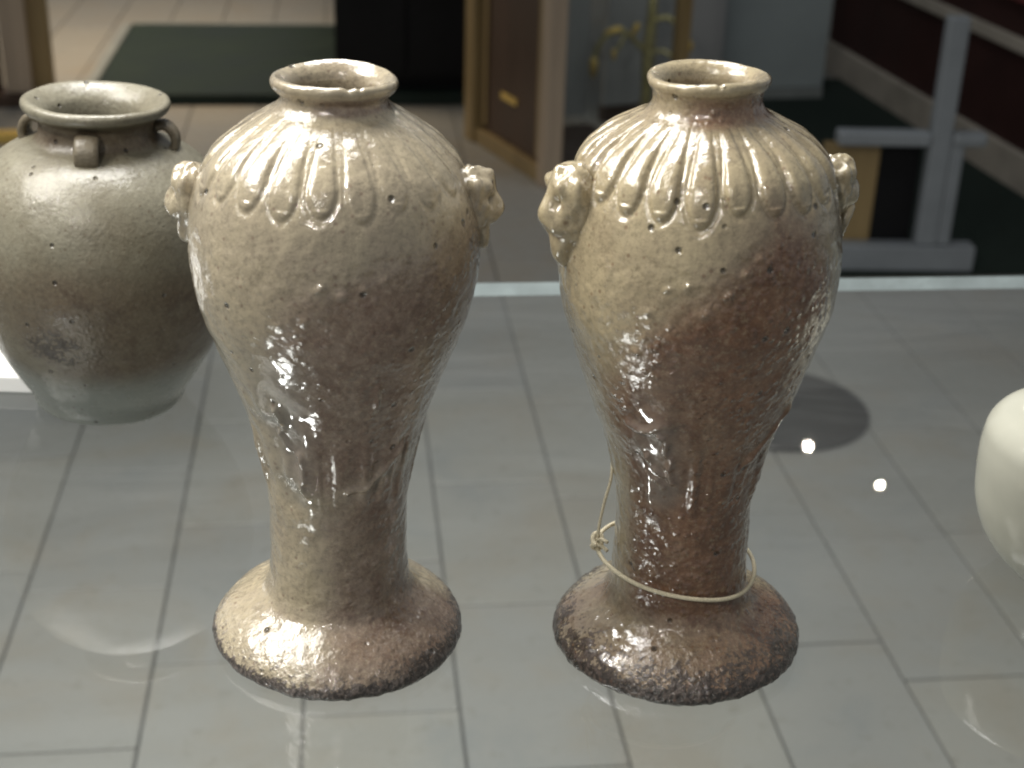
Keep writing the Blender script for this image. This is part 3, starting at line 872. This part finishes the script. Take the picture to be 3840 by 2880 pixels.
# black cabinet on the platform
bc = empty("black_cabinet", (*room(0.245, 6.30), 0.046), R(7))
tag(bc, "tall black cabinet standing at the right end of the green platform", "cabinet")
box("carcass", (0, 0, 0.04), (0.56, 1.15, 1.75), M['black'], bc, bev=0.006)
box("plinth", (0, 0.01, 0), (0.52, 1.08, 0.039), M['black'], bc)
for s in (-1, 1):
    box("door", (s * 0.138, -0.585, 0.07), (0.262, 0.018, 1.66), M['black'], bc, bev=0.003)
box("cloth", (0.31, -0.40, 0.05), (0.03, 0.10, 0.42), M['cloth'], bc, bev=0.012)

# display case of wooden posts
C0 = Vector((0.101, 4.670)); d1 = Vector((-0.436, 0.900)); d2 = Vector((0.900, 0.436))
case = empty("wooden_case", (C0.x, C0.y, 0), math.atan2(d2.y, d2.x))
tag(case, "wooden-framed display case with red-brown side panel, between the two tall vases", "display case")
# local x = along d2, local y = along d1
LX, LY = 0.475, 0.592
for (x, y, w, mk) in ((0, 0, 0.062, 'wood'), (0, LY, 0.075, 'oak'), (LX, 0, 0.045, 'oak')):
    box("post", (x, y, 0), (w, w, 2.0), M[mk], case, bev=0.004)
box("bottom_rail", (0, LY / 2, 0.0), (0.050, LY - 0.072, 0.055), M['oak'], case, bev=0.003)
box("bottom_rail", (LX / 2, 0, 0.0), (LX - 0.056, 0.040, 0.050), M['red'], case, bev=0.003)
box("bottom_board", (LX / 2 + 0.01, LY / 2, 0.012), (LX - 0.10, LY - 0.10, 0.02), M['red'], case)
box("side_panel", (0.004, LY / 2, 0.058), (0.012, LY - 0.072, 1.90), M['red'], case)
for yy in (0.075, LY - 0.085):
    box("inner_strip", (-0.008, yy, 0.075), (0.010, 0.022, 1.85), M['oak'], case, bev=0.002)
box("back_panel", (LX / 2, LY + 0.0, 0.058), (LX - 0.062, 0.012, 1.90), M['panel'], case)
box("name_plate", (-0.006, 0.315, 0.205), (0.006, 0.12, 0.022), M['brass'], case, bev=0.001)
g = box("glass_pane", (LX / 2, 0.0, 0.052), (LX - 0.060, 0.006, 1.90), M['glass'], case)

# grey partition continuing behind the case
gp = empty("grey_partition", (0.545, 5.62, 0), math.atan2(0.436, 0.9))
tag(gp, "plain light grey partition panel behind the wooden case", "partition")
box("panel", (0, 0, 0.06), (0.52, 0.03, 1.9), M['panel'], gp, bev=0.003)
box("foot_rail", (0, 0, 0.0), (0.52, 0.045, 0.058), M['red'], gp, bev=0.003)

# bronze branch ornament with drops
orn = empty("bronze_ornament", (0.462, 5.34, 0), 0)
tag(orn, "green-gold bronze stand with curling arms and drops, above the mottled vase", "ornament")
disc("base", catmull([(0.060, 0.001), (0.062, 0.008), (0.050, 0.016), (0.025, 0.022), (0.012, 0.04), (0.0004, 0.042)], 24), M['bronze'], orn, 32)
link("stem", tube_mesh("stem", [(0, 0, 0.03), (0.003, 0, 0.15), (0.0, 0, 0.3), (0.004, 0, 0.45), (0.002, 0, 0.62)], [0.026, 0.020, 0.024, 0.018, 0.014], 14), M['bronze'], orn)
def arm(pts, r=0.010):
    link("arm", tube_mesh("arm", catmull(pts, 28), r, 9), M['bronze'], orn)
def drop(x, y, z, sx, sz, tilt=0):
    n1, n2 = 12, 16
    V, F = [], []
    for i in range(n1 + 1):
        t = math.pi * i / n1
        rr = math.sin(t) * (0.75 + 0.25 * math.cos(t + 0.6))
        for k in range(n2):
            V.append((rr * sx * math.cos(2 * math.pi * k / n2), rr * sx * math.sin(2 * math.pi * k / n2), math.cos(t) * sz))
    for i in range(n1):
        for k in range(n2):
            F.append((i * n2 + k, (i + 1) * n2 + k, (i + 1) * n2 + (k + 1) % n2, i * n2 + (k + 1) % n2))
    o = link("drop", mesh("drop", V, F), M['brass'], orn)
    o.location = (x, y, z); o.rotation_euler = (0, tilt, 0)
arm([(0, 0, 0.30), (-0.05, -0.01, 0.345), (-0.10, -0.02, 0.385), (-0.15, -0.02, 0.372), (-0.185, -0.02, 0.33), (-0.20, -0.02, 0.275)])
arm([(-0.09, -0.02, 0.38), (-0.105, -0.03, 0.34), (-0.125, -0.03, 0.31)], 0.007)
arm([(0, 0, 0.42), (0.06, -0.01, 0.435), (0.11, -0.02, 0.40), (0.145, -0.02, 0.345)])
arm([(0.0, 0, 0.30), (0.05, -0.01, 0.315), (0.085, -0.02, 0.30)], 0.007)
drop(-0.200, -0.02, 0.250, 0.026, 0.040)
drop(-0.128, -0.03, 0.300, 0.015, 0.022)
drop(-0.135, -0.02, 0.385, 0.022, 0.036, 1.3)
drop(-0.055, -0.02, 0.392, 0.019, 0.027, 0.4)
drop(0.150, -0.02, 0.335, 0.014, 0.022)
drop(0.088, -0.02, 0.295, 0.014, 0.020)

# blue-grey partition farther back
bp = empty("blue_grey_partition", (0.945, 5.93, 0), R(11))
tag(bp, "pale blue-grey partition panel behind the rim of the mottled vase", "partition")
box("panel", (0, 0, 0.05), (0.60, 0.04, 1.9), M['bluep'], bp, bev=0.003)
box("foot_rail", (0, 0, 0.0), (0.60, 0.06, 0.048), M['trim'], bp, bev=0.003)

# right-hand maroon wall with skirting and rails
ang = math.atan2(-(4.2 - 6.5), -(1.72 - 1.30)) # along the wall
w0 = Vector((1.36, 6.55)); w1 = Vector((1.93, 3.55))
wd = (w1 - w0); wl = wd.length; wa = math.atan2(wd.y, wd.x)
wall = empty("maroon_wall", ((w0.x + w1.x) / 2, (w0.y + w1.y) / 2, 0), wa)
tag(wall, "dark maroon wall with pale skirting at the right", "wall")
wn = -1  # inner side (towards the room) is local -y
box("face", (0, 0.06, 0), (wl, 0.10, 2.2), M['maroon'], wall)
box("skirting", (0, wn * 0.006, 0), (wl, 0.028, 0.130), M['skirt'], wall, bev=0.004)
box("rail", (0, wn * 0.002, 0.44), (wl, 0.022, 0.045), M['skirt'], wall, bev=0.004)
box("rail", (0, wn * 0.004, 0.60), (wl, 0.026, 0.09), M['redrail'], wall, bev=0.004)
# back wall beyond
bw = empty("back_wall", (1.6, 9.6, 0), R(7))
tag(bw, "dark brown wall at the far end of the room", "wall")
box("face", (0, 0, 0), (6.0, 0.1, 2.6), M['maroon'], bw)
box("skirting", (0, -0.062, 0), (6.0, 0.022, 0.10), M['red'], bw, bev=0.003)

# dark green carpet on the right
cp = box("sheet", (*room(1.72, 4.92), 0.0015), (1.22, 2.36, 0.006), M['mat'], None, R(7))  # thin dark green sheet lying over the tiles
tag(cp, "dark green carpet on the floor at the right behind the shelf", "sheet")

# white enamelled stand
ws = empty("white_stand", (1.165, 3.965, 0.008), R(3))
tag(ws, "white enamelled steel stand with upright and rails, right of the mottled vase", "stand")
box("base_bar", (-0.06, 0, 0), (0.42, 0.06, 0.075), M['wsteel'], ws, bev=0.004)
box("upright", (0.005, 0.0, 0.076), (0.058, 0.045, 0.645), M['wsteel'], ws, bev=0.006)
box("lower_sleeve", (0.055, 0.004, 0.076), (0.040, 0.045, 0.300), M['wsteel'], ws, bev=0.006)
box("cross_rail", (-0.155, 0.0, 0.365), (0.260, 0.055, 0.040), M['wsteel'], ws, bev=0.008)
box("cross_rail", (0.085, 0.0, 0.365), (0.100, 0.055, 0.040), M['wsteel'], ws, bev=0.012)
box("brown_panel", (-0.225, 0.05, 0.001), (0.16, 0.02, 0.355), M['oak'], ws)
box("black_panel", (-0.085, 0.05, 0.001), (0.115, 0.02, 0.355), M['black'], ws)

# tall case post at the left edge
lc = empty("left_case", (-1.90, 5.50, 0), R(7))
tag(lc, "tall wooden case with pale post and maroon side at the left edge", "display case")
box("post", (-0.018, 0, 0.05), (0.10, 0.08, 2.0), M['wood'], lc, bev=0.006)
box("strip", (0.068, 0.02, 0.05), (0.075, 0.05, 2.0), M['oak'], lc, bev=0.006)
box("side", (-0.33, 0.02, 0.05), (0.48, 0.05, 2.0), M['maroon'], lc, bev=0.003)
box("plinth", (-0.22, 0.0, 0.0), (0.70, 0.14, 0.048), M['red'], lc, bev=0.004)
br = box("brass_bar", (-1.90, 4.96, 0.0), (0.36, 0.05, 0.040), M['brass'], None, R(7), bev=0.006)
tag(br, "short yellow brass bar on the floor left of the squat jar", "bar")
